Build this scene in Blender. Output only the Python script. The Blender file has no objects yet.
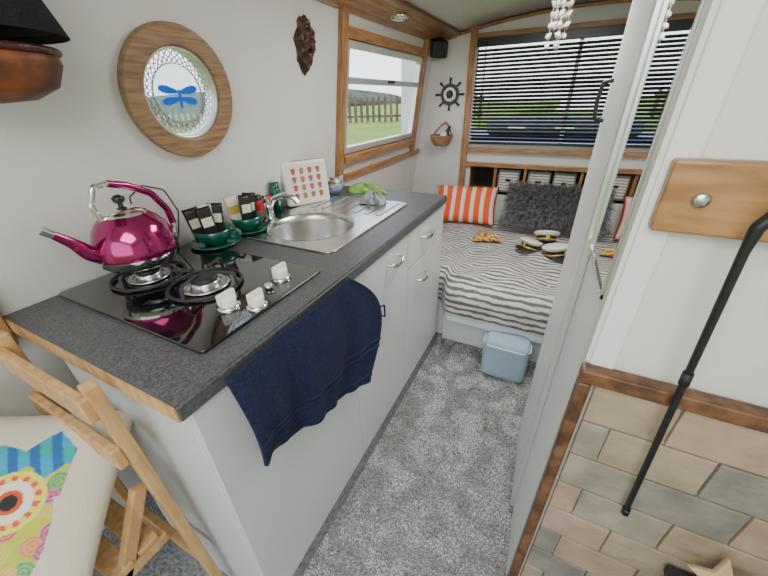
import bpy, bmesh, math, random
from mathutils import Matrix, Vector, Euler, noise as mnoise
random.seed(7)
C = bpy.context.collection
R = math.radians

# ------------------------------------------------------------------ materials
def mat(name, col, rough=.5, metal=0., noise=0., nscale=20., bump=0., bscale=None, col2=None, stretch=(1,1,1),
        coat=0., spec=.5, trans=0., emit=None, detail=6., ramp=(.35,.65), sheen=0., alpha=1.):
    m = bpy.data.materials.new(name); m.use_nodes = True
    nt = m.node_tree; b = nt.nodes['Principled BSDF']
    c = (*col, 1)
    b.inputs['Base Color'].default_value = c
    b.inputs['Roughness'].default_value = rough
    b.inputs['Metallic'].default_value = metal
    b.inputs['Specular IOR Level'].default_value = spec
    b.inputs['Coat Weight'].default_value = coat
    b.inputs['Transmission Weight'].default_value = trans
    b.inputs['Sheen Weight'].default_value = sheen
    b.inputs['Alpha'].default_value = alpha
    if emit:
        b.inputs['Emission Color'].default_value = (*emit[0], 1); b.inputs['Emission Strength'].default_value = emit[1]
    if noise or bump or col2:
        tc = nt.nodes.new('ShaderNodeTexCoord'); mp = nt.nodes.new('ShaderNodeMapping')
        mp.inputs['Scale'].default_value = stretch
        nt.links.new(tc.outputs['Object'], mp.inputs[0])
    if noise or col2:
        n = nt.nodes.new('ShaderNodeTexNoise'); n.inputs['Scale'].default_value = nscale; n.inputs['Detail'].default_value = detail
        nt.links.new(mp.outputs[0], n.inputs['Vector'])
        r = nt.nodes.new('ShaderNodeValToRGB')
        r.color_ramp.elements[0].position = ramp[0]; r.color_ramp.elements[1].position = ramp[1]
        c2 = col2 if col2 else tuple(max(0, x*(1-noise)) for x in col)
        r.color_ramp.elements[0].color = (*c2, 1); r.color_ramp.elements[1].color = c
        nt.links.new(n.outputs['Fac'], r.inputs[0]); nt.links.new(r.outputs[0], b.inputs['Base Color'])
    if bump:
        n2 = nt.nodes.new('ShaderNodeTexNoise'); n2.inputs['Scale'].default_value = bscale or nscale; n2.inputs['Detail'].default_value = 4
        nt.links.new(mp.outputs[0], n2.inputs['Vector'])
        bp = nt.nodes.new('ShaderNodeBump'); bp.inputs['Strength'].default_value = bump; bp.inputs['Distance'].default_value = .01
        nt.links.new(n2.outputs['Fac'], bp.inputs['Height']); nt.links.new(bp.outputs[0], b.inputs['Normal'])
    return m

def attr_mat(name, rough=.8, bump=0, spec=.5):
    m = bpy.data.materials.new(name); m.use_nodes = True
    nt = m.node_tree; b = nt.nodes['Principled BSDF']; b.inputs['Roughness'].default_value = rough; b.inputs['Specular IOR Level'].default_value = spec
    a = nt.nodes.new('ShaderNodeAttribute'); a.attribute_name = 'Col'
    nt.links.new(a.outputs['Color'], b.inputs['Base Color'])
    if bump:
        tc = nt.nodes.new('ShaderNodeTexCoord'); n = nt.nodes.new('ShaderNodeTexNoise'); n.inputs['Scale'].default_value = 300
        nt.links.new(tc.outputs['Object'], n.inputs['Vector'])
        bp = nt.nodes.new('ShaderNodeBump'); bp.inputs['Strength'].default_value = bump; bp.inputs['Distance'].default_value = .005
        nt.links.new(n.outputs['Fac'], bp.inputs['Height']); nt.links.new(bp.outputs[0], b.inputs['Normal'])
    return m

M = {}
M['wall'] = mat('wall_paint', (.71,.70,.665), .42, noise=.06, nscale=3, bump=.08, bscale=60)
M['white'] = mat('white_gloss_paint', (.78,.79,.78), .38, noise=.03, nscale=2, spec=.35)
M['ceil'] = mat('ceiling_paint', (.87,.86,.85), .4, noise=.04, nscale=2)
M['cab'] = mat('cabinet_laminate', (.64,.655,.66), .28, noise=.05, nscale=2)
M['oak'] = mat('oak', (.46,.235,.09), .4, col2=(.26,.115,.04), nscale=9, stretch=(6,1,6), bump=.1, coat=.2)
M['oakx'] = mat('oak_x', (.44,.225,.09), .4, col2=(.26,.12,.043), nscale=9, stretch=(1,6,6), bump=.1, coat=.2)
M['oakz'] = mat('oak_z', (.43,.22,.09), .4, col2=(.26,.12,.045), nscale=9, stretch=(6,6,1), bump=.1, coat=.2)
M['walnut'] = mat('brown_trim', (.20,.09,.04), .4, col2=(.075,.033,.015), nscale=10, stretch=(4,6,4), bump=.1)
M['oakring'] = mat('porthole_oak', (.36,.22,.115), .5, col2=(.21,.12,.06), nscale=14, stretch=(4,1,10), bump=.15)
M['pine'] = mat('pine', (.62,.38,.17), .5, col2=(.46,.25,.10), nscale=8, stretch=(8,8,1), bump=.05)
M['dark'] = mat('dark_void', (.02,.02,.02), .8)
M['black'] = mat('black_metal', (.012,.012,.013), .35)
M['felt'] = mat('black_fabric', (.014,.014,.015), .85, bump=.3, bscale=200)
M['iron'] = mat('cast_iron', (.02,.02,.022), .5, bump=.2, bscale=200)
M['glassblack'] = mat('black_glass', (.004,.004,.005), .04, coat=1)
M['steel'] = mat('steel', (.66,.66,.65), .25, 1., noise=.1, nscale=30)
M['chrome'] = mat('chrome', (.8,.8,.8), .08, 1.)
M['magenta'] = mat('magenta_metal', (.36,.012,.14), .13, .85, coat=.6)
M['green'] = mat('green_glaze', (.0,.10,.07), .15, coat=.5)
M['knob'] = mat('white_plastic', (.85,.85,.83), .3)
M['counter'] = mat('worktop_laminate', (.105,.108,.115), .38, col2=(.045,.047,.052), nscale=220, bump=.1, bscale=300, detail=3)
M['towel'] = mat('navy_terry', (.010,.017,.09), .95, col2=(.002,.004,.028), nscale=190, bump=1., bscale=260)
M['navy'] = mat('navy_band', (.004,.007,.05), .7)
M['linen'] = mat('sheet', (.70,.76,.82), .8, bump=.1, bscale=20)
M['blue'] = mat('blue_fabric', (.40,.53,.66), .8, noise=.15, nscale=5, bump=.4, bscale=40)
M['fur'] = mat('fur', (.30,.295,.29), .6, col2=(.06,.06,.065), nscale=40)
M['wicker'] = mat('wicker', (.50,.31,.15), .7, col2=(.22,.12,.05), nscale=60, stretch=(1,1,5), bump=.8, bscale=90)
M['carved'] = mat('carved_wood', (.09,.03,.018), .35, col2=(.018,.007,.005), nscale=25, bump=.8, bscale=40)
M['grass'] = mat('grass', (.27,.35,.03), .9, col2=(.16,.25,.02), nscale=.8, bump=.3, bscale=20)
M['fence'] = mat('fence_wood', (.17,.12,.085), .9, col2=(.10,.07,.05), nscale=6)
M['hedge'] = mat('hedge', (.12,.12,.08), .95, col2=(.04,.045,.03), nscale=2, bump=1., bscale=4)
M['alu'] = mat('aluminium', (.74,.74,.72), .3, .6)
M['mirror'] = mat('mirror_glass', (.92,.93,.93), .015, 1.)
M['paper'] = mat('paper', (.75,.72,.62), .6)
M['pblack'] = mat('sachet_black', (.02,.02,.02), .35)
M['red'] = mat('red', (.50,.02,.02), .35)
M['gold'] = mat('gold', (.75,.50,.08), .35, .6)
M['cream'] = mat('cream_shell', (.82,.80,.73), .5)
M['limecloth'] = mat('lime_cloth', (.22,.45,.08), .6, noise=.3, nscale=30, bump=.4)
M['greycloth'] = mat('grey_cloth', (.33,.35,.35), .9, noise=.4, nscale=60, bump=.6)
M['dragon'] = mat('dragonfly_blue', (.0,.10,.60), .15, emit=((.0,.16,.8), .25))  # faint glow put into the blue by emission; not a lamp
M['star'] = mat('star_wood', (.60,.42,.24), .6, noise=.25, nscale=30)
M['tan'] = mat('orange_gourd', (.38,.11,.035), .5, col2=(.08,.025,.012), nscale=14)
M['grout'] = mat('grout', (.46,.40,.33), .9)
M['box'] = mat('louvre_box', (.30,.29,.27), .6)
M['carpet'] = mat('carpet_backing', (.34,.342,.34), .98, col2=(.16,.16,.16), nscale=90, bump=.6, bscale=120, spec=.1)
g = bpy.data.materials.new('window_glass'); g.use_nodes = True
nt = g.node_tree; nt.nodes.clear()
o_ = nt.nodes.new('ShaderNodeOutputMaterial'); tr = nt.nodes.new('ShaderNodeBsdfTransparent'); gl = nt.nodes.new('ShaderNodeBsdfGlossy')
gl.inputs['Roughness'].default_value = .02; mx = nt.nodes.new('ShaderNodeMixShader'); mx.inputs[0].default_value = .05
nt.links.new(tr.outputs[0], mx.inputs[1]); nt.links.new(gl.outputs[0], mx.inputs[2]); nt.links.new(mx.outputs[0], o_.inputs[0])
M['glass'] = g

def tilemat(name, a, b_):
    return mat(name, a, .40, col2=b_, nscale=15, bump=.5, bscale=26, detail=10, ramp=(.32,.70))
TILES = [tilemat('slate_tile_beige', (.44,.34,.245), (.30,.225,.16)), tilemat('slate_tile_grey', (.31,.275,.23), (.19,.17,.145)),
         tilemat('slate_tile_pink', (.46,.33,.25), (.34,.235,.17)), tilemat('slate_tile_sand', (.38,.325,.255), (.24,.205,.16))]

# ------------------------------------------------------------------ helpers
def empty(name):
    e = bpy.data.objects.new(name, None); C.objects.link(e); e.empty_display_size = .05; return e
def fin(name, me, m, parent=None, smooth=False):
    o = bpy.data.objects.new(name, me); C.objects.link(o)
    if m is not None:
        for mm in (m if isinstance(m, (list, tuple)) else [m]): me.materials.append(mm)
    if smooth:
        for p in me.polygons: p.use_smooth = True
    if parent: o.parent = parent
    return o
def bev(o, w, seg=2):
    if w:
        md = o.modifiers.new('bev', 'BEVEL'); md.width = w; md.segments = seg; md.limit_method = 'ANGLE'; md.angle_limit = R(40)
    return o
def box(name, lo, hi, m, parent=None, b=0.002, mtx=None, seg=2):
    me = bpy.data.meshes.new(name); bm = bmesh.new(); bmesh.ops.create_cube(bm, size=1)
    for v in bm.verts:
        v.co = Vector([lo[i]+(v.co[i]+.5)*(hi[i]-lo[i]) for i in range(3)])
    if mtx: bmesh.ops.transform(bm, matrix=mtx, verts=bm.verts)
    bmesh.ops.recalc_face_normals(bm, faces=bm.faces)
    bm.to_mesh(me); bm.free()
    return bev(fin(name, me, m, parent), b, seg)
def beam(name, p0, p1, w, d, m, parent=None, b=.002, roll=0):
    p0 = Vector(p0); p1 = Vector(p1); L = (p1-p0).length
    q = (p1-p0).to_track_quat('Z', 'Y').to_matrix().to_4x4()
    return box(name, (-w/2,-d/2,0), (w/2,d/2,L), m, parent, b, Matrix.Translation(p0) @ q @ Matrix.Rotation(roll,4,'Z'))
def lathe(name, prof, m, parent=None, loc=(0,0,0), seg=40, mtx=None, matidx=None):
    me = bpy.data.meshes.new(name); vs=[]; fs=[]; idx=[]
    for r,z in prof:
        for i in range(seg):
            a=2*math.pi*i/seg; vs.append((max(r,1e-5)*math.cos(a), max(r,1e-5)*math.sin(a), z))
    for j in range(len(prof)-1):
        for i in range(seg):
            k=(i+1)%seg; fs.append((j*seg+i, j*seg+k, (j+1)*seg+k, (j+1)*seg+i)); idx.append(matidx[j] if matidx else 0)
    me.from_pydata(vs,[],fs)
    for p,i in zip(me.polygons, idx): p.material_index=i
    T = Matrix.Translation(loc) @ (mtx or Matrix())
    me.transform(T)
    return fin(name, me, m, parent, True)
def cyl(name, p0, p1, r, m, parent=None, r2=None, seg=24, b=0):
    p0=Vector(p0); p1=Vector(p1); L=(p1-p0).length; r2 = r if r2 is None else r2
    q=(p1-p0).to_track_quat('Z','Y').to_matrix().to_4x4()
    me=bpy.data.meshes.new(name); bm=bmesh.new()
    bmesh.ops.create_cone(bm, cap_ends=True, segments=seg, radius1=r, radius2=r2, depth=L, matrix=Matrix.Translation(p0)@q@Matrix.Translation((0,0,L/2)))
    bm.to_mesh(me); bm.free()
    o=fin(name, me, m, parent)
    for p in me.polygons: p.use_smooth = len(p.vertices)==4
    return bev(o,b)
def tube(name, pts, r, m, parent=None, radii=None, cyclic=False, res=8, smooth=True):
    cu=bpy.data.curves.new(name,'CURVE'); cu.dimensions='3D'; cu.bevel_depth=r; cu.bevel_resolution=3; cu.use_fill_caps=True
    if smooth:
        s=cu.splines.new('NURBS'); s.order_u=3; s.use_endpoint_u=not cyclic
    else: s=cu.splines.new('POLY')
    s.points.add(len(pts)-1); s.use_cyclic_u=cyclic; s.resolution_u=res
    for i,p in enumerate(pts):
        s.points[i].co=(*p,1); s.points[i].radius = radii[i] if radii else 1
    o=bpy.data.objects.new(name+'_c',cu); C.objects.link(o); bpy.context.view_layer.update()
    me=bpy.data.meshes.new_from_object(o.evaluated_get(bpy.context.evaluated_depsgraph_get()))
    bpy.data.objects.remove(o); bpy.data.curves.remove(cu); me.materials.clear()
    return fin(name, me, m, parent, True)
def plate(name, outer, holes, th, m, mtx=None, parent=None, bevel=0.):
    cu=bpy.data.curves.new(name,'CURVE'); cu.dimensions='2D'; cu.fill_mode='BOTH'; cu.extrude=max(th/2-bevel,0); cu.bevel_depth=bevel; cu.bevel_resolution=2; cu.offset=-bevel
    for loop in [outer]+holes:
        s=cu.splines.new('POLY'); s.points.add(len(loop)-1); s.use_cyclic_u=True
        for i,p in enumerate(loop): s.points[i].co=(p[0],p[1],0,1)
    o=bpy.data.objects.new(name+'_c',cu); C.objects.link(o); bpy.context.view_layer.update()
    me=bpy.data.meshes.new_from_object(o.evaluated_get(bpy.context.evaluated_depsgraph_get()))
    bpy.data.objects.remove(o); bpy.data.curves.remove(cu); me.materials.clear()
    if mtx: me.transform(mtx)
    return fin(name, me, m, parent)
def circ(cx,cy,r,n=64,ry=None):
    ry = ry or r
    return [(cx+r*math.cos(2*math.pi*i/n), cy+ry*math.sin(2*math.pi*i/n)) for i in range(n)]
def rect(x0,y0,x1,y1,r=0,n=6):
    if not r: return [(x0,y0),(x1,y0),(x1,y1),(x0,y1)]
    out=[]
    for cx,cy,a0 in ((x1-r,y0+r,-90),(x1-r,y1-r,0),(x0+r,y1-r,90),(x0+r,y0+r,180)):
        for i in range(n+1):
            a=R(a0+90*i/n); out.append((cx+r*math.cos(a), cy+r*math.sin(a)))
    return out
def grid(name, nu, nv, f, m, parent=None, smooth=True, col=None, uv=True, solid=0):
    me=bpy.data.meshes.new(name)
    vs=[f(i/(nu-1), j/(nv-1)) for j in range(nv) for i in range(nu)]
    fs=[(j*nu+i, j*nu+i+1, (j+1)*nu+i+1, (j+1)*nu+i) for j in range(nv-1) for i in range(nu-1)]
    me.from_pydata(vs,[],fs)
    l=me.uv_layers.new(name='UVMap')
    for p in me.polygons:
        for li in p.loop_indices:
            vi=me.loops[li].vertex_index; l.data[li].uv=((vi%nu)/(nu-1),(vi//nu)/(nv-1))
    if col:
        a=me.color_attributes.new('Col','FLOAT_COLOR','POINT')
        for k in range(len(vs)): a.data[k].color=(*col((k%nu)/(nu-1),(k//nu)/(nv-1)),1)
    o=fin(name,me,m,parent,smooth)
    if solid:
        s=o.modifiers.new('sol','SOLIDIFY'); s.thickness=solid; s.offset=0
    return o
def pillow(name, w, h, t, mtx, m, parent=None, n=40, col=None, pinch=.06, wr=0.):
    me=bpy.data.meshes.new(name); vs=[]; fs=[]
    def pt(i,j,s):
        u=-1+2*i/(n-1); v=-1+2*j/(n-1)
        k=(max(0,(1-abs(u)**2.6))*max(0,(1-abs(v)**2.6)))**.5
        x=u*w/2*(1-pinch*(1-v*v)); y=v*h/2*(1-pinch*(1-u*u))
        wv=wr*math.sin(7*u+3*v)*math.sin(5*v-2*u)*k
        return Vector((x,y,s*t/2*k+wv))
    for s in (1,-1):
        for j in range(n):
            for i in range(n): vs.append(mtx @ pt(i,j,s))
    for b_ in (0,1):
        o0=b_*n*n
        for j in range(n-1):
            for i in range(n-1):
                q=(o0+j*n+i,o0+j*n+i+1,o0+(j+1)*n+i+1,o0+(j+1)*n+i)
                fs.append(q if b_==0 else q[::-1])
    me.from_pydata(vs,[],fs)
    l=me.uv_layers.new(name='UVMap')
    for p in me.polygons:
        for li in p.loop_indices:
            vi=me.loops[li].vertex_index%(n*n); l.data[li].uv=((vi%n)/(n-1),(vi//n)/(n-1))
    if col:
        a=me.color_attributes.new('Col','FLOAT_COLOR','POINT')
        for k in range(len(vs)):
            q=k%(n*n); a.data[k].color=(*col((q%n)/(n-1),(q//n)/(n-1)),1)
    bm=bmesh.new(); bm.from_mesh(me); bmesh.ops.remove_doubles(bm,verts=bm.verts,dist=1e-5); bm.to_mesh(me); bm.free()
    return fin(name,me,m,parent,True)

# ------------------------------------------------------------------ camera
cam=bpy.data.cameras.new('camera'); co=bpy.data.objects.new('camera',cam); C.objects.link(co)
cam.sensor_width=36; cam.lens=334/768*36; cam.clip_start=.02
rx=Vector((.8959,.4437,-.0230)).normalized(); bz=Vector((.3969,-.776,.4903)).normalized(); up=bz.cross(rx).normalized(); rx=up.cross(bz)
mt=Matrix((rx,up,bz)).transposed().to_4x4(); mt.translation=Vector((0,0,1.35)); co.matrix_world=mt
bpy.context.scene.camera=co

# ------------------------------------------------------------------ room shell
Y0=-1.3; YE=2.84
nrm=math.sqrt(1+.14**2)
ML=Matrix(((0,.14/nrm,1/nrm,-1.08),(1,0,0,0),(0,1/nrm,-.14/nrm,1.07),(0,0,0,1)))
def wl(y,z): return (y,(z-1.07)*nrm)
def lw(y,z,d=0):
    return Vector((-1.08+.14*(z-1.07)+d, y, z))
PH=(.75,wl(0,1.378)[1]); 
wy0,wy1=1.63,2.62; wz0,wz1=wl(0,1.10)[1],wl(0,1.60)[1]
ceilz=lambda x: 1.835-.10*(x/.9)**2
TW=.03
MLo=ML @ Matrix.Translation((0,0,-TW/2))
plate('wall_left', rect(Y0,wl(0,-.0)[1],YE,wl(0,1.76)[1]), [circ(PH[0],PH[1],.118), rect(wy0,wz0,wy1,wz1,.02)], TW, M['wall'], MLo)
box('wall_right',(.99,Y0,0),(1.02,YE,1.8),M['wall'],b=0)
floor=box('floor',(-1.25,Y0,-.04),(1.02,YE+.03,0),M['carpet'],b=0)
# carpet pile
vs=[];fs=[];cl=[]
for i in range(66000):
    if i<56000: x=random.uniform(-.482,.13); y=random.uniform(.12,1.72)
    else: x=random.uniform(-.9,.13); y=random.uniform(-.35,.14)
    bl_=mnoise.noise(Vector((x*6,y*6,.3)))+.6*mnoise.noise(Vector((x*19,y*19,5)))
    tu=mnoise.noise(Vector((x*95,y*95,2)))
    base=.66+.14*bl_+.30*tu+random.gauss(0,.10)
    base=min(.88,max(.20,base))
    ang=mnoise.noise(Vector((x*11,y*11,9)))*6+random.gauss(0,.7); ln=random.uniform(.003,.006)
    d=Vector((math.cos(ang)*ln,math.sin(ang)*ln,random.uniform(.004,.008)))
    a2=random.uniform(0,math.pi); s_=Vector((math.cos(a2),math.sin(a2),0))*.0019
    p=Vector((x,y,-.001)); n0=len(vs)
    vs+=[p-s_,p+s_,p+d*.7+s_*1.0,p+d*.7-s_*1.0,p+d]
    fs+=[(n0,n0+1,n0+2,n0+3),(n0+3,n0+2,n0+4)]
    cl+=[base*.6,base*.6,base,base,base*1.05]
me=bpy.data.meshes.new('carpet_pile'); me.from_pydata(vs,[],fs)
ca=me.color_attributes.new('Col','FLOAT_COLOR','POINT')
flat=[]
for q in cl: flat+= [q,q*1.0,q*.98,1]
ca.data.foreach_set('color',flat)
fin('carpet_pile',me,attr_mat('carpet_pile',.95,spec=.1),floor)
ME=Matrix(((1,0,0,0),(0,0,-1,YE+.015),(0,1,0,0),(0,0,0,1)))
plate('wall_front', [(-1.25,0),(1.02,0),(1.02,1.85),(-1.25,1.85)], [rect(-.665,1.03,.62,1.70), rect(-.64,.68,.6,.885)], .03, M['wall'], ME)
grid('ceiling',31,2,lambda u,v:(-1.06+2.12*u, Y0+v*(YE-Y0+.02), ceilz(-1.06+2.12*u)),M['ceil'],solid=.01)
t_=empty('trim_ceiling')
for k in range(3):
    a,b_=-.985+.062*k,-.985+.062*k+.059
    grid('plank_%d'%k,2,2,lambda u,v:(a+(b_-a)*u,.6+v*(YE-.61),ceilz(a+(b_-a)*u)-.013),M['oak'],t_,solid=.010)
tube('cornice',[(-.985,Y0,1.715),(-.985,YE-.02,1.715)],.014,M['oak'],t_,smooth=False)
tube('end_beam',[(x,YE-.012,ceilz(x)-.018) for x in [-1+.1*i for i in range(21)]],.011,M['oakx'],t_,smooth=False)
tube('edge_bead',[(-.796,.6,ceilz(-.796)-.016),(-.796,YE-.02,ceilz(-.796)-.016)],.007,M['walnut'],t_,smooth=False)
# ------------------------------------------------------------------ left window
w1=empty('window_1')
def onl(name,y0,z0,y1,z1,d0,d1,m,parent,b=.003):
    return box(name,(y0,wl(0,z0)[1],d0),(y1,wl(0,z1)[1],d1),m,parent,b,ML)
onl('post_near',1.575,1.0,1.62,1.715,0,.03,M['oakz'],w1)
onl('post_far',2.63,1.0,2.67,1.715,0,.03,M['oakz'],w1)
onl('rail_top',1.62,1.605,2.63,1.65,0,.028,M['oak'],w1)
onl('rail_bottom',1.62,1.055,2.63,1.095,0,.045,M['oak'],w1)
plate('frame_alu',rect(wy0,wz0,wy1,wz1,.02),[rect(wy0+.03,wz0+.03,wy1-.03,wz1-.03,.015)],.03,M['alu'],ML@Matrix.Translation((0,0,0)),w1)
onl('transom',wy0+.02,1.425,wy1-.02,1.455,-.01,.015,M['alu'],w1)
onl('glazing',wy0+.02,1.11,wy1-.02,1.59,-.012,-.008,M['glass'],w1,0)
onl('lower_catch',2.1,1.44,2.16,1.455,.015,.035,M['black'],w1)
t2=empty('trim_left_wall')
onl('lower_rail',1.66,.955,2.82,.99,0,.022,M['oak'],t2)
onl('counter_end_post',.125,.86,.175,1.03,.0,.03,M['oakz'],t2)
# ------------------------------------------------------------------ porthole
p1=empty('window_2')
mp_=ML@Matrix.Translation((PH[0],PH[1],0))
plate('oak_ring',circ(0,0,.169,96),[circ(0,0,.118,96)],.024,M['oakring'],mp_@Matrix.Translation((0,0,.012)),p1,.004)
plate('reveal',circ(0,0,.119,64),[circ(0,0,.110,64)],.05,M['alu'],mp_@Matrix.Translation((0,0,-.01)),p1,.003)
plate('pane',circ(0,0,.111,64),[],.003,M['glass'],mp_@Matrix.Translation((0,0,-.015)),p1)
M['lead']=mat('lead_came',(.30,.31,.31),.4,.5)
for i in range(34):
    a=2*math.pi*i/34
    for rr,kk in ((.099,.0082),(.084,.0070)):
        plate('bead_%d'%i,circ(rr*math.cos(a),rr*math.sin(a),kk,12),[circ(rr*math.cos(a),rr*math.sin(a),kk-.0018,12)],.003,M['lead'],mp_@Matrix.Translation((0,0,-.008)),p1)
plate('inner_lead',circ(0,0,.077,64),[circ(0,0,.0750,64)],.003,M['lead'],mp_@Matrix.Translation((0,0,-.008)),p1)
frost=mat('etched_glass',(.50,.78,.76),.5,alpha=.25)
plate('etched_disc',circ(0,0,.0755,64),[],.001,frost,mp_@Matrix.Translation((0,0,-.010)),p1)
for sx in (-1,1):
    for dy,ang,L in ((.010,10,.062),(-.006,-10,.056)):
        pts=[]
        for i in range(20):
            a=2*math.pi*i/20; x=L*.5+L*.5*math.cos(a); y=.0095*math.sin(a)*(1+.4*math.cos(a)); c_,s_=math.cos(R(ang)),math.sin(R(ang))
            pts.append((sx*(x*c_-y*s_), (x*s_+y*c_)+dy))
        plate('wing',pts,[],.002,M['dragon'],mp_@Matrix.Translation((0,-.005,-.005)),p1)
plate('dragonfly_body',circ(0,-.012,.0045,16,.026),[],.003,M['dragon'],mp_@Matrix.Translation((0,.0,-.004)),p1)
# ------------------------------------------------------------------ front window, blind
w2=empty('window_3')
yf=YE-.0
box('post_left',(-.72,yf-.03,.66),(-.675,yf,1.785),M['oakz'],w2)
box('post_right',(.63,yf-.03,.66),(.675,yf,1.78),M['oakz'],w2)
box('sill',(-.675,yf-.05,.985),(.63,yf,1.012),M['oakx'],w2)
box('head',(-.675,yf-.03,1.70),(.63,yf,1.73),M['oakx'],w2)
box('shelf_rail',(-.675,yf-.035,.875),(.63,yf,.905),M['oakx'],w2)
box('frame_bottom',(-.665,yf,1.03),(.62,yf+.03,1.055),M['alu'],w2)
box('frame_mid',(-.04,yf+.005,1.03),(-.015,yf+.03,1.7),M['alu'],w2)
box('pane',(-.66,yf+.015,1.03),(.62,yf+.018,1.7),M['glass'],w2,0)
bl=empty('venetian_blind')
box('headrail',(-.665,yf-.055,1.65),(.61,yf-.02,1.70),M['black'],bl)
ns=25
bm_=mat('blind_slat',(.018,.018,.022),.35)
for i in range(ns):
    z=1.075+i*(.575/ns)
    mm=Matrix.Translation((0,yf-.037,z))@Matrix.Rotation(R(-40 if i<17 else -32),4,'X')
    grid('slat_%d'%i,2,5,lambda u,v:mm@Vector((-.66+1.265*u,(v-.5)*.028,.0025*(1-(2*v-1)**2))),bm_,bl)
box('bottomrail',(-.66,yf-.05,1.04),(.605,yf-.025,1.06),M['black'],bl)
for x in (-.55,-.2,.2,.5): cyl('ladder',(x,yf-.024,1.05),(x,yf-.024,1.67),.0012,M['black'],bl,seg=6)
cyl('wand',(-.6,yf-.06,1.67),(-.59,yf-.06,1.15),.003,M['black'],bl,seg=8)
nb=empty('shelf_niche')
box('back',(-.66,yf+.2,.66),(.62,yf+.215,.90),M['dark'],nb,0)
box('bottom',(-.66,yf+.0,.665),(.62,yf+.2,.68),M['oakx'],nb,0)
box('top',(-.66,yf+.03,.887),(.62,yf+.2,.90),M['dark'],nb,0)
for s in (-.655,.6): box('side',(s,yf+.03,.66),(s+.012,yf+.2,.9),M['oakx'],nb,0)
for s in (-.45,-.23,.15,.4): box('divider',(s,yf-.01,.68),(s+.02,yf+.2,.885),M['oakz'],nb,0)
def louvre(x0,x1):
    e=empty('louvred_box')
    box('body',(x0,yf+.04,.681),(x1,yf+.18,.85),M['box'],e)
    for k in range(7):
        zz=.695+k*.021
        box('slat_%d'%k,(x0+.012,yf+.028,zz),(x1-.012,yf+.042,zz+.012),M['cream'],e,.001)
    box('slot',(x0+.06,yf+.026,.765),(x1-.06,yf+.04,.785),M['dark'],e,.001)
louvre(-.20,-.04); louvre(-.02,.13); louvre(-.42,-.26)

# ------------------------------------------------------------------ worktop + cabinets
CX=-.475; CY0,CY1=.18,1.64; CT=.93
k=empty('kitchen_counter')
MZ=lambda z: Matrix.Translation((0,0,z))
plate('worktop',rect(-1.095,CY0,CX,CY1),[circ(-.81,.985,.175,64)],.036,M['counter'],MZ(CT-.018),k)
box('end_lipping',(-1.095,CY0-.003,CT-.036),(CX,CY0,CT-.003),M['pine'],k,0)
box('front_lipping',(CX-.002,CY0,CT-.036),(CX+.004,CY1,CT-.004),M['counter'],k,.003)
box('end_panel',(-.955,CY0+.02,0),(CX-.02,CY0+.04,CT-.036),M['cab'],k)
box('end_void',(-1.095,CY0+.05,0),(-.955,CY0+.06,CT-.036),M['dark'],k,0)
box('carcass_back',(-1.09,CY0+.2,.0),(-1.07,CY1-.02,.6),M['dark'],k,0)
box('far_end_panel',(-1.06,CY1-.03,0),(CX-.02,CY1-.012,CT-.036),M['cab'],k)
box('inner_shelf',(-1.06,CY0+.05,.09),(CX-.04,CY1-.04,.105),M['cab'],k,0)
box('plinth',(CX-.03,CY0+.02,0),(CX-.008,CY1-.02,.085),M['carpet'],k,.004)
fx0,fx1=CX-.022,CX-.004
def front(n,y0,y1,z0,z1): return box(n,(fx0,y0,z0),(fx1,y1,z1),M['cab'],k,.0025)
front('panel_a',CY0+.02,.715,.09,.892)
front('door_b',.72,1.155,.09,.892)
front('drawer_c',1.16,CY1-.015,.725,.892)
front('door_c',1.16,CY1-.015,.09,.72)
def handle(y,z):
    tube('handle',[(fx1,y-.05,z),(fx1+.02,y-.045,z-.002),(fx1+.026,y-.02,z-.012),(fx1+.026,y+.02,z-.012),(fx1+.02,y+.045,z-.002),(fx1,y+.05,z)],.006,M['steel'],k)
handle(1.02,.835); handle(1.36,.825); handle(1.32,.63)

# ------------------------------------------------------------------ hob
h=empty('gas_hob')
plate('glass_top',rect(-1.088,.285,-.54,.675,.012),[],.008,M['glassblack'],MZ(CT+.004),h,.002)
HT=CT+.008
def burner(x,y,r,cap):
    lathe('burner_bowl',[(0,.001),(r*1.5,.001),(r*1.6,.004),(r*1.4,.007),(r*1.2,.003)],M['steel'],h,(x,y,HT))
    lathe('burner_body',[(r*.95,.0),(r*.95,.014),(r*.8,.018),(0,.018)],M['steel'],h,(x,y,HT))
    lathe('burner_cap',[(r*.85,.018),(r*.85,.024),(r*.7,.028),(0,.029)],cap,h,(x,y,HT))
    for i in range(4):
        a=R(20+90*i)
        d=Vector((math.cos(a),math.sin(a),0)); c0=Vector((x,y,HT))
        tube('prong',[c0+d*.088+Vector((0,0,.008)),c0+d*.086+Vector((0,0,.036)),c0+d*.078+Vector((0,0,.041)),c0+d*.028+Vector((0,0,.041))],.0046,M['iron'],h,smooth=False)
    tube('support_ring',[(x+.088*math.cos(2*math.pi*i/32),y+.088*math.sin(2*math.pi*i/32),HT+.006) for i in range(32)],.0045,M['iron'],h,cyclic=True,smooth=False)
burner(-.955,.445,.034,M['iron']); burner(-.765,.475,.038,M['iron'])
def knob(x,y,mm,s=1):
    lathe('knob_skirt',[(.024*s,0),(.024*s,.005),(.018*s,.008),(0,.008)],M['chrome'],h,(x,y,HT))
    lathe('knob',[(.017*s,.006),(.0185*s,.024),(.016*s,.029),(0,.029)],mm,h,(x,y,HT))
    box('knob_grip',(x-.006,y-.021*s,HT+.012),(x+.006,y+.021*s,HT+.040),mm,h,.003)
knob(-.612,.588,M['knob'],1.1); knob(-.625,.425,M['knob'],1.1); knob(-.565,.455,M['knob'],1); 
cyl('igniter',(-.60,.53,HT),(-.60,.53,HT+.012),.010,M['chrome'],h)

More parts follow.
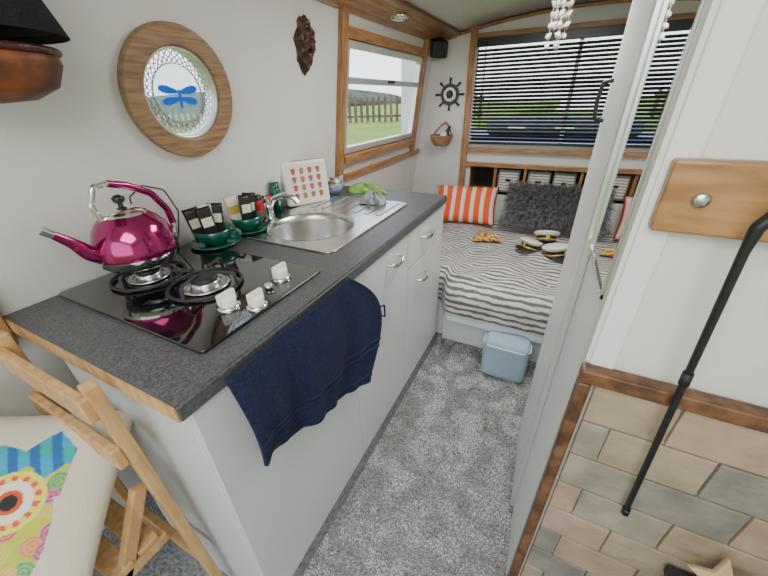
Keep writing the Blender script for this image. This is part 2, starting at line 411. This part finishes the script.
# ------------------------------------------------------------------ kettle
kt=empty('kettle'); kc=(-.955,.445,HT+.047)
prof=[(0,0),(.070,0),(.080,.004),(.092,.016),(.094,.030),(.095,.033),(.0945,.050),(.090,.075),(.080,.100),(.066,.120),(.052,.132),(.050,.135),(.047,.139),(.034,.147),(.012,.152),(0,.152)]
lathe('body',prof,[M['chrome'],M['magenta']],kt,kc,56,matidx=[0,0,0,0,0,1,1,1,1,1,0,0,0,0,0])
lathe('lid_knob',[(.006,.150),(.006,.158),(.013,.163),(.014,.172),(.006,.178),(0,.179)],M['black'],kt,kc,24)
K=lambda y,z,x=0:(kc[0]+x,kc[1]+y,kc[2]+z)
tube('spout',[K(-.072,.045),K(-.104,.065),K(-.125,.098),K(-.155,.132)],.021,M['magenta'],kt,radii=[1.2,.9,.62,.42])
tube('spout_tip',[K(-.150,.127),K(-.166,.143)],.0105,M['chrome'],kt,smooth=False)
tube('handle',[K(-.052,.128),K(-.060,.165),K(-.042,.205),K(.0,.208),K(.030,.19)],.0065,M['chrome'],kt)
tube('handle_grip',[K(-.01,.207),K(.03,.195),K(.08,.165),K(.108,.115),K(.112,.075)],.0090,M['magenta'],kt)
tube('handle_foot',[K(.112,.078),K(.108,.055),K(.088,.045)],.0075,M['chrome'],kt)
cb=empty('charging_cable')
tube('wire',[(-1.06,.56,.94),(-1.06,.52,1.05),(-1.055,.52,1.13),(-1.05,.56,1.155),(-1.055,.62,1.13),(-1.05,.64,1.06),(-1.05,.62,1.0),(-1.06,.60,.94)],.002,M['black'],cb)
# ------------------------------------------------------------------ cups + sachets
def cup(x,y,ang,s=1.):
    e=empty('teacup')
    lathe('saucer',[(0,.004),(.03*s,.004),(.06*s,.012),(.066*s,.016),(.064*s,.018),(.03*s,.008),(0,.008)],M['green'],e,(x,y,CT))
    lathe('bowl',[(0,.010),(.026*s,.010),(.028*s,.014),(.040*s,.026),(.048*s,.045),(.051*s,.062),(.049*s,.062),(.045*s,.045),(.034*s,.026),(0,.018)],M['green'],e,(x,y,CT))
    d=Vector((math.cos(ang),math.sin(ang),0)); c0=Vector((x,y,CT))
    tube('ear',[c0+d*.047*s+Vector((0,0,.056)),c0+d*.068*s+Vector((0,0,.060)),c0+d*.077*s+Vector((0,0,.042)),c0+d*.062*s+Vector((0,0,.028)),c0+d*.040*s+Vector((0,0,.026))],.0048,M['green'],e)
    return e
cup(-.995,.70,R(20),1.25); cup(-.995,.850,R(20),1.15)
sc=empty('coffee_sachets')
for i,(x,y,rz,t) in enumerate([(-1.015,.672,10,8),(-1.02,.700,5,-3),(-.99,.69,15,4),(-1.01,.725,0,-7),(-1.02,.83,10,6),(-.995,.85,20,-3),(-1.01,.875,0,-7)]):
    mm=Matrix.Translation((x,y,CT+.022))@Matrix.Rotation(R(rz-35),4,'Z')@Matrix.Rotation(R(t),4,'X')
    ms=mm@Matrix.Translation((0,0,.058))@Matrix(((0,0,1,0),(1,0,0,0),(0,1,0,0),(0,0,0,1)))
    pillow('sachet_%d'%i,.046,.115,.009,ms,M['paper'] if i%3==1 else M['pblack'],sc,n=10,pinch=.02)
    box('label_%d'%i,(.0045,-.017,.050),(.0055,.017,.080),M['gold'] if i%3==1 else M['paper'],sc,0,mm)
def jar(nm,x,y,r,hh,m1,m2):
    e=empty(nm)
    lathe('glass_body',[(0,0),(r,0),(r,hh*.75),(r*.8,hh*.82),(0,hh*.82)],m1,e,(x,y,CT),24)
    lathe('lid',[(r*.85,hh*.8),(r*.85,hh),(0,hh)],m2,e,(x,y,CT),24)
jar('spice_jar',-1.065,.975,.022,.10,M['red'],M['black']); jar('spice_jar',-1.06,1.03,.02,.085,M['pblack'],M['red'])
jar('washing_up_bottle',-1.065,1.085,.024,.13,M['green'],M['green'])
# ------------------------------------------------------------------ sink & tap
s=empty('sink')
plate('sink_top',rect(-1.03,.785,-.585,1.42,.03),[circ(-.81,.985,.162,64)],.006,M['steel'],MZ(CT+.003),s,.002)
lathe('bowl',[(.166,.007),(.160,.004),(.154,-.02),(.150,-.11),(.135,-.135),(.04,-.142),(0,-.142)],M['steel'],s,(-.81,.985,CT),64)
lathe('drain',[(.035,-.139),(.03,-.136),(.012,-.138),(0,-.138)],M['chrome'],s,(-.81,.985,CT),32)
for i in range(7): box('drainer_rib_%d'%i,(-.97+.055*i,1.19,CT+.005),(-.95+.055*i,1.39,CT+.009),M['steel'],s,.002)
tp=empty('tap')
lathe('base',[(.024,0),(.024,.01),(.017,.016),(.015,.05),(.017,.06),(.017,.075),(0,.08)],M['chrome'],tp,(-.985,.955,CT+.006),32)
tube('spout',[(-.985,.955,CT+.055),(-.96,.965,CT+.10),(-.92,.975,CT+.115),(-.88,.985,CT+.105),(-.865,.99,CT+.085)],.010,M['chrome'],tp)
tube('lever',[(-.985,.955,CT+.08),(-.985,.95,CT+.10),(-.97,.92,CT+.115)],.006,M['chrome'],tp)
cols=[(.60,.02,.03),(.70,.18,.03),(.50,.04,.10),(.10,.22,.05)]
def tcol(u,v):
    base=(.74,.70,.60)
    if not(.07<u<.93 and .07<v<.93): return (.74,.70,.60)
    gx,gy=(u-.07)/.86*4,(v-.07)/.86*4; cx,cy=gx%1-.5,gy%1-.5; i=int(gx)+3*int(gy)
    if abs(cx)<.30 and -.38<cy<-.05 and abs(cx)<.16+ .3*(cy+.38): return (.30,.12,.06) if i%2 else (.12,.20,.22)
    if (cx/.30)**2+((cy-.12)/.22)**2<1: return cols[i%3] if (math.sin(cx*30)+math.cos(cy*28))>-.6 else cols[3]
    return base
tb=empty('tulip_tin')
mb=Matrix.Translation((-1.005,1.235,CT+.008))@Matrix.Rotation(R(-28),4,'Z')@Matrix.Rotation(R(-7),4,'Y')
grid('printed_face',90,90,lambda u,v:mb@Vector((.0078,-.092+.184*u,.012+.165*v)),attr_mat('tulip_print',.35),tb,col=tcol)
box('case',(-.03,-.105,-.002),(.007,.105,.187),M['cream'],tb,.012,mb)
box('rim',(-.033,-.108,.168),(-.026,.108,.19),M['red'],tb,.004,mb)
for (nm,x,y,r,hh,m1) in (('ceramic_bowl',-1.02,1.45,.055,.06,mat('blue_bowl',(.30,.42,.55),.3,noise=.6,nscale=60)),):
    e=empty(nm)
    lathe('shell',[(0,0),(r*.5,0),(r*.9,hh*.5),(r,hh),(r*.95,hh),(r*.8,hh*.5),(0,hh*.2)],m1,e,(x,y,CT),32)
    for i in range(5):
        lathe('egg_%d'%i,[(0,-.016),(.012,-.010),(.016,0),(.012,.010),(0,.016)],[M['cream'],M['wicker'],M['pblack']][i%3],e,(x+.024*math.cos(i*1.25),y+.024*math.sin(i*1.25),CT+hh+.004),16)
jar('spice_jar',-1.06,1.37,.02,.10,M['wicker'],M['red'])
def blob(name,c,sx,sy,sz,m,seed=0,parent=None):
    def f(u,v):
        a=2*math.pi*u; ph=math.pi*v*.5
        rr=1+.22*math.sin(3*a+seed)+.12*math.sin(7*a+2*seed+5*v)
        return (c[0]+sx*rr*math.cos(a)*math.cos(ph), c[1]+sy*rr*math.sin(a)*math.cos(ph), c[2]+sz*(math.sin(ph)*(1+.2*math.sin(9*a+seed))+.0))
    return grid(name,60,14,f,m,parent)
blob('washing_up_cloth',(-.90,1.56,CT+.001),.11,.05,.035,M['limecloth'],1.2)
blob('scouring_cloth',(-.735,1.36,CT+.009),.055,.05,.045,M['greycloth'],2.7)
blob('dish_brush_pad',(-.80,1.45,CT+.001),.05,.03,.03,M['greycloth'],.7)

# ------------------------------------------------------------------ towel
tw=empty('hand_towel')
def tf(u,v):
    yt=.262+.425*u; yb=.275+.46*u; zt=.922; zb=.665-.165*u
    bulge=.105*math.sin(math.pi*min(1,v*1.05))*max(0,u-.5)/.5
    y=yt+(yb-yt)*v+bulge
    z=zt+(zb-zt)*v+.03*u*(1-v)*v*4
    x=CX+.018+.013*math.sin(u*13+v*1.9)*(.3+v*.7)+.007*math.sin(u*31+2*v)*(.3+.7*v)+.014*math.sin(math.pi*v)
    x=max(x,CX+.011)
    return (x,y,z)
grid('terry',90,60,tf,M['towel'],tw,solid=.009)
for vb in (.70,.75,.93):
    grid('woven_band',60,3,lambda u,v:tuple(Vector(tf(u,vb+.020*v))+Vector((.0058,0,0))),M['navy'],tw,solid=.002)
tube('hanging_loop',[tf(.99,.45),Vector(tf(1,.45))+Vector((.006,.022,-.005)),Vector(tf(1,.5))+Vector((.006,.02,-.03)),tf(.99,.52)],.003,M['towel'],tw)

# ------------------------------------------------------------------ bed
bd=empty('bed')
def frontY(x):
    t=min(1,max(0,(-.40-x)/.08)); t=t*t*(3-2*t)
    return 1.56+.13*t
box('bed_base',(-1.06,1.74,0),(.95,2.80,.25),M['white'],bd,.005)
box('mattress',(-1.06,1.72,.25),(.95,2.80,.455),M['linen'],bd,.03)
box('base_front',(-.46,1.70,0),(.95,1.74,.25),M['white'],bd,.005)
def duv(off=0,zh=.27,extra=0):
    def f(u,v):
        x=-1.05+1.98*u
        fy=frontY(x)-off
        flat=2.72-(fy+.09); arc=.09*math.pi/2; drop=.47-.09-zh
        L=flat+arc+drop; s_=v*L
        wr=.010*math.sin(9*x+4*s_)+.008*math.sin(17*x-11*s_+1)+.005*math.sin(31*x+23*s_)
        if s_<flat: y=2.72-s_; z=.47
        elif s_<flat+arc: a=(s_-flat)/.09; y=fy+.09-.09*math.sin(a); z=.38+.09*math.cos(a)
        else: y=fy; z=.38-(s_-flat-arc)
        k_=1 if s_<flat else .6
        return (x, y-(1-k_)*wr*2, z+off+wr*k_)
    return f
dm=bpy.data.materials.new('duvet_stripes'); dm.use_nodes=True; nt=dm.node_tree; b=nt.nodes['Principled BSDF']; b.inputs['Roughness'].default_value=.9
uvn=nt.nodes.new('ShaderNodeUVMap'); mpn=nt.nodes.new('ShaderNodeMapping'); mpn.inputs['Scale'].default_value=(7,60,1)
n1=nt.nodes.new('ShaderNodeTexNoise'); n1.inputs['Scale'].default_value=1.6; n1.inputs['Detail'].default_value=5; n1.inputs['Roughness'].default_value=.75
nt.links.new(uvn.outputs[0],mpn.inputs[0]); nt.links.new(mpn.outputs[0],n1.inputs['Vector'])
wv=nt.nodes.new('ShaderNodeTexWave'); wv.bands_direction='Y'; wv.inputs['Scale'].default_value=11.5; wv.inputs['Distortion'].default_value=2.0; wv.inputs['Detail'].default_value=2; wv.inputs['Detail Scale'].default_value=3
nt.links.new(uvn.outputs[0],wv.inputs['Vector'])
ad=nt.nodes.new('ShaderNodeMath'); ad.operation='ADD'; nt.links.new(n1.outputs['Fac'],ad.inputs[0]); nt.links.new(wv.outputs['Fac'],ad.inputs[1])
rp=nt.nodes.new('ShaderNodeValToRGB')
rp.color_ramp.elements[0].position=.34; rp.color_ramp.elements[0].color=(.13,.125,.125,1); rp.color_ramp.elements[1].position=.58; rp.color_ramp.elements[1].color=(.66,.63,.585,1)
ml=nt.nodes.new('ShaderNodeMath'); ml.operation='MULTIPLY'; ml.inputs[1].default_value=.5; nt.links.new(ad.outputs[0],ml.inputs[0])
nt.links.new(ml.outputs[0],rp.inputs[0]); nt.links.new(rp.outputs[0],b.inputs['Base Color'])
grid('duvet',110,120,duv(0,.285),dm,bd,solid=.014)
grid('sheet_hem',110,120,duv(-.012,.245),M['linen'],bd,solid=.004)

om=bpy.data.materials.new('orange_stripes'); om.use_nodes=True; nt=om.node_tree; b=nt.nodes['Principled BSDF']; b.inputs['Roughness'].default_value=.85
uvn=nt.nodes.new('ShaderNodeUVMap'); wv=nt.nodes.new('ShaderNodeTexWave'); wv.bands_direction='X'; wv.inputs['Scale'].default_value=2.0
nt.links.new(uvn.outputs[0],wv.inputs['Vector']); rp=nt.nodes.new('ShaderNodeValToRGB'); rp.color_ramp.interpolation='CONSTANT'
rp.color_ramp.elements[0].color=(.80,.66,.58,1); rp.color_ramp.elements[1].position=.36; rp.color_ramp.elements[1].color=(.80,.10,.02,1)
nt.links.new(wv.outputs['Fac'],rp.inputs[0]); nt.links.new(rp.outputs[0],b.inputs['Base Color'])
pillow('striped_cushion',.48,.30,.15,Matrix.Translation((-.60,2.60,.625))@Matrix.Rotation(R(8),4,'Z')@Matrix.Rotation(R(55),4,'X'),om,n=30)
fc=empty('fur_cushion')
mf=Matrix.Translation((.03,2.59,.665))@Matrix.Rotation(R(-2),4,'Z')@Matrix.Rotation(R(50),4,'X')
pillow('core',.66,.31,.15,mf,M['fur'],fc,n=24)
vs=[];fs=[]
for i in range(12000):
    u=random.uniform(-1,1); v=random.uniform(-1,1); kk=(max(0,(1-abs(u)**2.6))*max(0,(1-abs(v)**2.6)))**.5
    p=Vector((u*.33*(1-.06*(1-v*v)),v*.155*(1-.06*(1-u*u)),.075*kk))
    d=Vector((u*.9+random.gauss(0,.45),v*.7-.35+random.gauss(0,.45),.55*kk+.25+random.gauss(0,.2))).normalized()
    L=random.uniform(.025,.065); q=p+d*L*.55; e_=p+d*L+Vector((0,-.014,-.004))
    sd=d.cross(Vector((random.gauss(0,1),random.gauss(0,1),random.gauss(0,1)))).normalized()*.0014
    n0=len(vs); vs+= [mf@(p-sd),mf@(p+sd),mf@(q+sd*.8),mf@(q-sd*.8),mf@e_]
    fs+= [(n0,n0+1,n0+2,n0+3),(n0+3,n0+2,n0+4)]
me=bpy.data.meshes.new('pile'); me.from_pydata(vs,[],fs); fin('pile',me,M['fur'],fc,True)
def chat(x,y,z,rz,ty,S=.72):
    e=empty('captain_hat'); T=Matrix.Rotation(R(rz),4,'Z')@Matrix.Rotation(R(ty),4,'X')@Matrix.Scale(S,4)
    lathe('band',[(.072,0),(.074,.045)],M['black'],e,(x,y,z),40,T)
    lathe('gold_cord',[(.0745,.006),(.079,.012),(.0745,.018)],M['gold'],e,(x,y,z),40,T)
    lathe('crown',[(.074,.043),(.096,.062),(.099,.070),(.086,.078),(.04,.080),(0,.081)],M['cream'],e,(x,y,z),40,T)
    TT=Matrix.Translation((x,y,z))@T
    grid('peak',20,5,lambda u,v:TT@Vector(((.073+.06*v*math.sin(math.pi*u))*math.cos(R(200+140*u)),(.073+.06*v*math.sin(math.pi*u))*math.sin(R(200+140*u)),.004-.018*v*math.sin(math.pi*u))),M['black'],e,solid=.003)
    lathe('badge',[(0,0),(.014,0),(.012,.004),(0,.005)],M['gold'],e,seg=16,mtx=TT@Matrix.Translation((0,-.075,.028))@Matrix.Rotation(R(90),4,'X'))
chat(.02,2.30,.520,10,-28,.80); chat(.09,2.13,.505,60,-14,.78); chat(-.07,2.19,.50,-40,-16,.72)
sm=mat('scarf_print',(.70,.45,.08),.8,col2=(.35,.04,.05),nscale=45,detail=2,ramp=(.45,.5))
blob('patterned_scarf',(-.36,2.30,.488),.09,.07,.03,sm,1.9)
sb=empty('storage_pouffe')
box('body',(-.172,1.468,.001),(.058,1.68,.245),M['blue'],sb,.035,seg=5)
for p in sb.children[0].data.polygons: p.use_smooth=True
tube('piping',rect(0,0,1,1) and [(-.172+.035*0+x_,1.466+y_,.215) for x_,y_ in ((.03,.0),(.20,.0),(.232,.03),(.232,.19),(.2,.216),(.03,.216),(-.002,.19),(-.002,.03))],.0035,M['linen'],sb,cyclic=True,smooth=False)

# ------------------------------------------------------------------ partition, mirror, tiled bulkhead
bx=.115
pm=Matrix(((1,-.035,0,0),(0,1,0,0),(0,0,1,0),(0,0,0,1)))
pt=empty('wall_partition')
box('panel',(bx+.015,.53,0),(bx+.05,1.22,1.86),M['white'],pt,.003,pm)
box('far_strip',(bx+.008,1.17,0),(bx+.052,1.225,1.86),M['white'],pt,.004,pm)
d1=empty('door_1')
box('leaf',(bx+.003,.83,.02),(bx+.0145,1.15,1.80),M['white'],d1,.003,pm)
box('edge_strip',(bx-.001,.812,.02),(bx+.0145,.828,1.80),M['alu'],d1,.002,pm)
tube('pull',[pm@Vector(p) for p in ((bx+.003,1.12,1.29),(bx-.018,1.12,1.295),(bx-.022,1.12,1.335),(bx-.018,1.12,1.375),(bx+.003,1.12,1.38))],.005,M['black'],d1)
mr=empty('mirror')
box('glass',(bx+.009,.575,1.07),(bx+.0145,.80,1.80),M['mirror'],mr,0,pm)
box('edge_near',(bx+.006,.567,1.06),(bx+.0148,.575,1.80),M['chrome'],mr,.001,pm)
box('edge_bottom',(bx+.006,.567,1.06),(bx+.0148,.80,1.07),M['chrome'],mr,.001,pm)
bh=empty('wall_bulkhead')
XB=bx-.018+.008
box('panel',(XB,.535,0),(.99,.565,1.86),M['wall'],bh,0)
gt=empty('tiled_panel')
TZ=.93
box('grout_bed',(XB+.02,.527,.0),(.98,.5345,TZ),M['grout'],gt,0)
rh=.092; tlw=.150; z=TZ-.002; r_=0
while z>0:
    x=XB+.024-(.03+.075*(r_%2))
    while x<.98:
        a=max(x,XB+.024); b_=min(x+tlw-.004,.978)
        if b_-a>.01:
            box('tile',(a,.519,max(0.0,z-rh+.004)),(b_,.529,z),TILES[(r_*7+int(x*9+20)*5+r_//2)%4],gt,.002)
        x+=tlw
    z-=rh; r_+=1
tt=empty('trim_bulkhead')
box('tile_cap',(XB-.004,.508,TZ),(.98,.534,TZ+.028),M['walnut'],tt,.004)
box('tile_side',(XB-.004,.508,0),(XB+.016,.534,TZ),M['walnut'],tt,.004)
ob=empty('oak_board')
box('board',(XB+.014,.512,1.197),(.75,.534,1.283),M['oakx'],ob,.004)
lathe('screw_cap',[(0,.006),(.007,.006),(.009,.003),(.009,0)],M['steel'],ob,mtx=Matrix.Translation((.156,.512,1.24))@Matrix.Rotation(R(90),4,'X'),seg=24)
ws=empty('walking_stick')
a=Vector((.243,.505,.66)); b_=Vector((.206,.49,1.19))
tube('shaft',[a,(a+b_)/2,b_,b_+Vector((.0,0,.03)),b_+Vector((.012,0,.052)),b_+Vector((.03,0,.055)),b_+Vector((.045,0,.035)),b_+Vector((.043,0,.01))],.0052,M['black'],ws,radii=[.9,.9,1,1.3,1.4,1.4,1.4,1.2])
cyl('ferrule',a-Vector((-.0008,0,.006)),a+Vector((0,0,.010)),.0065,M['black'],ws)
cyl('collar',a+(b_-a)*.62,a+(b_-a)*.66,.0065,M['iron'],ws)
sv=empty('wood_stove')
box('body',(.36,.22,.14),(.76,.50,.52),M['iron'],sv,.01)
box('top_plate',(.345,.205,.52),(.775,.515,.545),M['iron'],sv,.006)
box('door',(.42,.208,.2),(.70,.222,.47),M['glassblack'],sv,.006)
for x in (.39,.73):
    for y in (.25,.47): cyl('leg',(x,y,0),(x,y,.145),.015,M['iron'],sv)
cyl('flue',(.62,.40,.54),(.62,.40,1.80),.05,M['iron'],sv)
st=empty('wooden_star')
pts=[((.055 if i%2==0 else .023)*math.sin(math.pi*i/5),(.055 if i%2==0 else .023)*math.cos(math.pi*i/5)) for i in range(10)]
plate('star',pts,[],.012,M['star'],Matrix.Translation((.400,.485,.597))@Matrix.Rotation(R(8),4,'Z')@Matrix.Rotation(R(70),4,'X'),st,.003)

# ------------------------------------------------------------------ wall ornaments
sw=empty('ship_wheel_ornament'); mw=Matrix.Translation((-.845,YE-.018,1.375))@Matrix.Rotation(R(90),4,'X')
plate('rim',circ(0,0,.070,48),[circ(0,0,.052,48)],.012,M['black'],mw,sw,.002)
plate('inner_rim',circ(0,0,.047,48),[circ(0,0,.028,48)],.010,M['cream'],mw,sw,.002)
plate('hub',circ(0,0,.018,24),[],.018,M['black'],mw,sw,.002)
for i in range(8):
    a=R(45*i); d=Vector((math.cos(a),math.sin(a),0))
    cyl('spoke_%d'%i,mw@(d*.015),mw@(d*.075),.0045,M['black'],sw,seg=10)
    cyl('grip_%d'%i,mw@(d*.075),mw@(d*.108),.005,M['black'],sw,r2=.009,seg=10)
bk=empty('wall_basket')
lathe('basket',[(0,0),(.055,0),(.075,.03),(.088,.065),(.092,.07),(.088,.075),(.080,.065),(.060,.02),(0,.012)],M['wicker'],bk,(-.865,YE-.10,1.03),36)
tube('hanger',[(-.94,YE-.08,1.10),(-.90,YE-.03,1.16),(-.865,YE-.015,1.19),(-.83,YE-.03,1.16),(-.79,YE-.08,1.10)],.006,M['wicker'],bk)
lathe('bottle',[(0,0),(.03,0),(.03,.07),(.012,.10),(.010,.13),(.013,.135),(0,.136)],M['pblack'],bk,(-.87,YE-.085,1.045),20,Matrix.Rotation(R(28),4,'Y'))
lathe('ball',[(0,-.028),(.02,-.02),(.028,0),(.02,.02),(0,.028)],M['paper'],bk,(-.845,YE-.11,1.105),20)
sp=empty('speaker')
mS=Matrix.Translation((-.925,2.76,1.655))@Matrix.Rotation(R(35),4,'Z')@Matrix.Rotation(R(12),4,'X')
box('case',(-.055,-.04,-.05),(.055,.045,.05),M['black'],sp,.010,mS)
lathe('cone',[(.034,0),(.034,.004),(.028,.004),(.01,-.004),(0,0)],M['iron'],sp,mtx=mS@Matrix.Translation((0,-.04,0))@Matrix.Rotation(R(90),4,'X'))
cyl('bracket',(-.95,2.84,1.67),(-.93,2.78,1.66),.008,M['black'],sp)
dl=empty('ceiling_downlight'); dz=ceilz(-.88)-.02
lathe('bezel',[(.05,0),(.05,-.006),(.04,-.012),(.034,-.006)],M['chrome'],dl,(-.885,1.98,dz),40)
lathe('lens',[(.036,-.006),(.02,-.010),(0,-.011)],mat('lens',(.85,.83,.78),.3),dl,(-.885,1.98,dz),40)
cm=empty('carved_wall_mask')
def leaf(u,v):
    a=2*math.pi*u; r=v
    hh=.10*math.cos(a)*r; ww=.058*math.sin(a)*(1-.35*max(0,-math.cos(a)))*(1+.12*math.sin(8*a))*r
    dd=.035*(1-r*r)+.006*math.sin(18*r)+.004*math.sin(9*a)*r
    return lw(1.33+ww,1.545+hh,dd+.004)
grid('carving',80,14,leaf,M['carved'],cm)
for sgn in (-1,1): lathe('eye',[(0,-.012),(.009,-.006),(.012,0),(.009,.006),(0,.012)],M['carved'],cm,tuple(lw(1.33+.02*sgn,1.56,.033)),14)
cyl('nose',lw(1.33,1.57,.035),lw(1.33,1.525,.045),.005,M['carved'],cm,r2=.010)
hk=empty('decorated_gourd_bowl')
lathe('bowl',[(0,-.055),(.05,-.050),(.09,-.030),(.108,.005),(.106,.030),(.08,.0),(0,-.02)],M['tan'],hk,(-.93,.315,1.415),40)
tube('dark_rim',[(-.93+.108*math.cos(i*math.pi/16),.315+.108*math.sin(i*math.pi/16),1.44) for i in range(32)],.006,M['carved'],hk,cyclic=True)
ht=empty('black_lampshade')
lathe('shade',[(.075,.16),(.13,.0),(.127,.0),(.072,.16)],M['felt'],ht,(-.92,.315,1.462),48)
lathe('top_disc',[(0,.155),(.075,.155)],M['felt'],ht,(-.92,.315,1.462),48)
lathe('base_disc',[(0,.012),(.125,.012)],M['felt'],ht,(-.92,.315,1.462),48)

hc=empty('shell_wind_chime')
hx,hy=-.125,2.0; zt=ceilz(hx)
cyl('hook',(hx,hy,zt-.006),(hx,hy,1.73),.0015,M['cream'],hc,seg=8)
tube('ring',[(hx+.035*math.cos(i*math.pi/8),hy+.035*math.sin(i*math.pi/8),1.725) for i in range(16)],.004,M['cream'],hc,cyclic=True)
for i in range(9):
    a=2*math.pi*i/9; r0=.035 if i<8 else 0; x0,y0=hx+r0*math.cos(a),hy+r0*math.sin(a)
    zz=1.72; n_=3+(i%3)
    cyl('string_%d'%i,(x0,y0,zz),(x0,y0,zz-.04*n_),.001,M['cream'],hc,seg=6)
    for j in range(n_):
        zc=zz-.025-.037*j
        lathe('shell',[(0,.016),(.004,.010),(.0105,-.002),(.007,-.012),(0,-.016)],M['cream'],hc,(x0,y0,zc),10,Matrix.Rotation(i+j,4,'Z')@Matrix.Rotation(.9,4,'X'))

# ------------------------------------------------------------------ chair + owl cushion
ch=empty('folding_chair')
xr,xl=-.655,-1.0
for n_,x in (('r',xr),('l',xl)):
    beam('upright_'+n_,(x,.165,0),(x,.145,.935),.030,.022,M['pine'],ch,.004)
    xi=x+(-.035 if n_=='r' else .035)
    beam('cross_leg_'+n_,(xi,-.20,0),(xi,.135,.62),.022,.03,M['pine'],ch,.004)
    beam('seat_rail_'+n_,(xi,-.22,.44),(xi,.13,.43),.022,.03,M['pine'],ch,.004)
for z0 in (.855,.72): box('back_slat',(xl,.120,z0),(xr,.138,z0+.055),M['pine'],ch,.004)
for i in range(6): box('seat_slat_%d'%i,(xl+.02,-.22+.058*i,.455),(xr-.02,-.175+.058*i,.470),M['pine'],ch,.003)
box('stretcher',(xl,.15,.25),(xr,.17,.285),M['pine'],ch,.003)
pal=[(.62,.45,.03),(.62,.07,.04),(.08,.32,.06),(.02,.25,.40),(.70,.24,.03),(.35,.45,.05),(.50,.04,.20)]
cells=[(random.random(),random.random(),random.choice(pal)) for _ in range(150)]
def owl(u,v):
    base=(.60,.54,.44)
    ex1,ex2,ey=.31,.65,.57
    for ex in (ex1,ex2):
        d=math.hypot(u-ex,v-ey); a=math.atan2(v-ey,u-ex)
        if d<.035: return (.02,.02,.02)
        if d<.055: return (.60,.08,.03)
        if d<.095: return (.75,.70,.60)
        if d<.120: return (.80,.60,.06) if math.sin(a*14)>0 else (.65,.08,.06)
        if d<.140: return (.70,.68,.10)
    if abs(u-.48)<.045*(1-(.58-v)/.13) and .45<v<.58: return (.80,.28,.03)
    ear=max(0,1-abs(abs(u-.48)-.25)/.14)
    if ((u-.48)/.36)**2+((v-.42)/.42)**2<1 or (v>.58 and v<.77+.13*ear and abs(u-.48)<.36):
        if v>.70+.03*math.sin(40*u): 
            return (.02,.12,.36) if math.sin(70*u+30*v)>.1 else ((.02,.32,.55) if math.sin(45*v+9*u)>-.3 else (.02,.35,.30))
        best=min(cells,key=lambda c:(c[0]-u)**2+(c[1]-v)**2); d=math.sqrt((best[0]-u)**2+(best[1]-v)**2)
        if d>.046: return (.45,.50,.05)
        return best[2] if int(d*120)%2==0 else tuple(min(1,x*.6+.2) for x in best[2])
    return base
zc=Vector((.42,-.42,.80)).normalized(); yc=(Vector((-.25,.55,.75))-zc*Vector((-.25,.55,.75)).dot(zc)).normalized(); xc=yc.cross(zc)
mc=Matrix((xc,yc,zc)).transposed().to_4x4(); mc.translation=Vector((-.855,-.035,.66))
pillow('owl_cushion',.42,.39,.12,mc,attr_mat('owl_print',.85,.3),n=170,col=owl,pinch=.05)

# ------------------------------------------------------------------ outdoors
box('ground',(-2.2,-20,-.6),(60,60,-.5),M['grass'],b=0)
box('ground',(-80,-20,-.6),(-2.2,80,.66),M['grass'],b=0)
fe=empty('garden_fence')
me=bpy.data.meshes.new('palings'); bm=bmesh.new()
fd=Vector((2,1,0)).normalized(); fang=math.atan2(fd.y,fd.x)
for i in range(60):
    p=Vector((-14,8,0))+fd*(i*.21)
    if p.x>-2.5: break
    hh=.80+random.uniform(-.03,.03)
    bmesh.ops.create_cube(bm,size=1,matrix=Matrix.Translation((p.x,p.y,.665+hh/2))@Matrix.Rotation(fang,4,'Z')@Matrix.Diagonal((.10,.03,hh,1)))
for z in (.85,1.28):
    mid=Vector((-14,8,z))+fd*6.2; bmesh.ops.create_cube(bm,size=1,matrix=Matrix.Translation(mid)@Matrix.Rotation(fang,4,'Z')@Matrix.Diagonal((12.6,.05,.07,1)))
bm.to_mesh(me); bm.free(); fin('palings',me,M['fence'],fe)
bsh=empty('hedge')
blob('hedge_mass',(-36,50,.67),7,26,2.2,M['hedge'],.3,bsh); blob('bushes',(12.5,22,-.49),10,2.5,2.7,M['hedge'],1.3,bsh)
nbt=empty('moored_boat')
box('hull',(-2.0,7.0,-.49),(4,8.6,.72),mat('boat_blue',(.02,.035,.09),.4),nbt,.1)
box('cabin',(-1.4,7.2,.72),(3,8.4,.98),mat('boat_cabin',(.13,.14,.16),.5),nbt,.08)
for i in range(5): box('porthole_%d'%i,(-1.0+i*.8,7.18,.80),(-.7+i*.8,7.21,.90),M['cream'],nbt,.02)

# ------------------------------------------------------------------ light
wd=bpy.data.worlds.new('sky'); bpy.context.scene.world=wd; wd.use_nodes=True; nt=wd.node_tree
bg=nt.nodes['Background']; tc=nt.nodes.new('ShaderNodeTexCoord'); sx=nt.nodes.new('ShaderNodeSeparateXYZ'); rp=nt.nodes.new('ShaderNodeValToRGB')
nt.links.new(tc.outputs['Generated'],sx.inputs[0]); nt.links.new(sx.outputs['Z'],rp.inputs[0]); nt.links.new(rp.outputs[0],bg.inputs[0])
rp.color_ramp.elements[0].color=(.9,.93,.95,1); rp.color_ramp.elements[1].color=(.62,.76,1,1); rp.color_ramp.elements[1].position=.8
bg.inputs[1].default_value=3.3
def area(name,loc,rot,sx_,sy_,pw,col=(1,.97,.92)):
    l=bpy.data.lights.new(name,'AREA'); l.shape='RECTANGLE'; l.size=sx_; l.size_y=sy_; l.energy=pw; l.color=col
    o=bpy.data.objects.new(name,l); C.objects.link(o); o.location=loc; o.rotation_euler=Euler([R(a) for a in rot]); return o
area('fill_light_rear',(.0,-.35,1.76),(12,0,0),.9,.7,17)  # added fill behind the camera to brighten the interior, not a cabin fitting
area('fill_light_front',(-.1,1.5,1.80),(0,0,0),.5,.5,18)  # second added fill, below the ceiling over the aisle; no fitting there
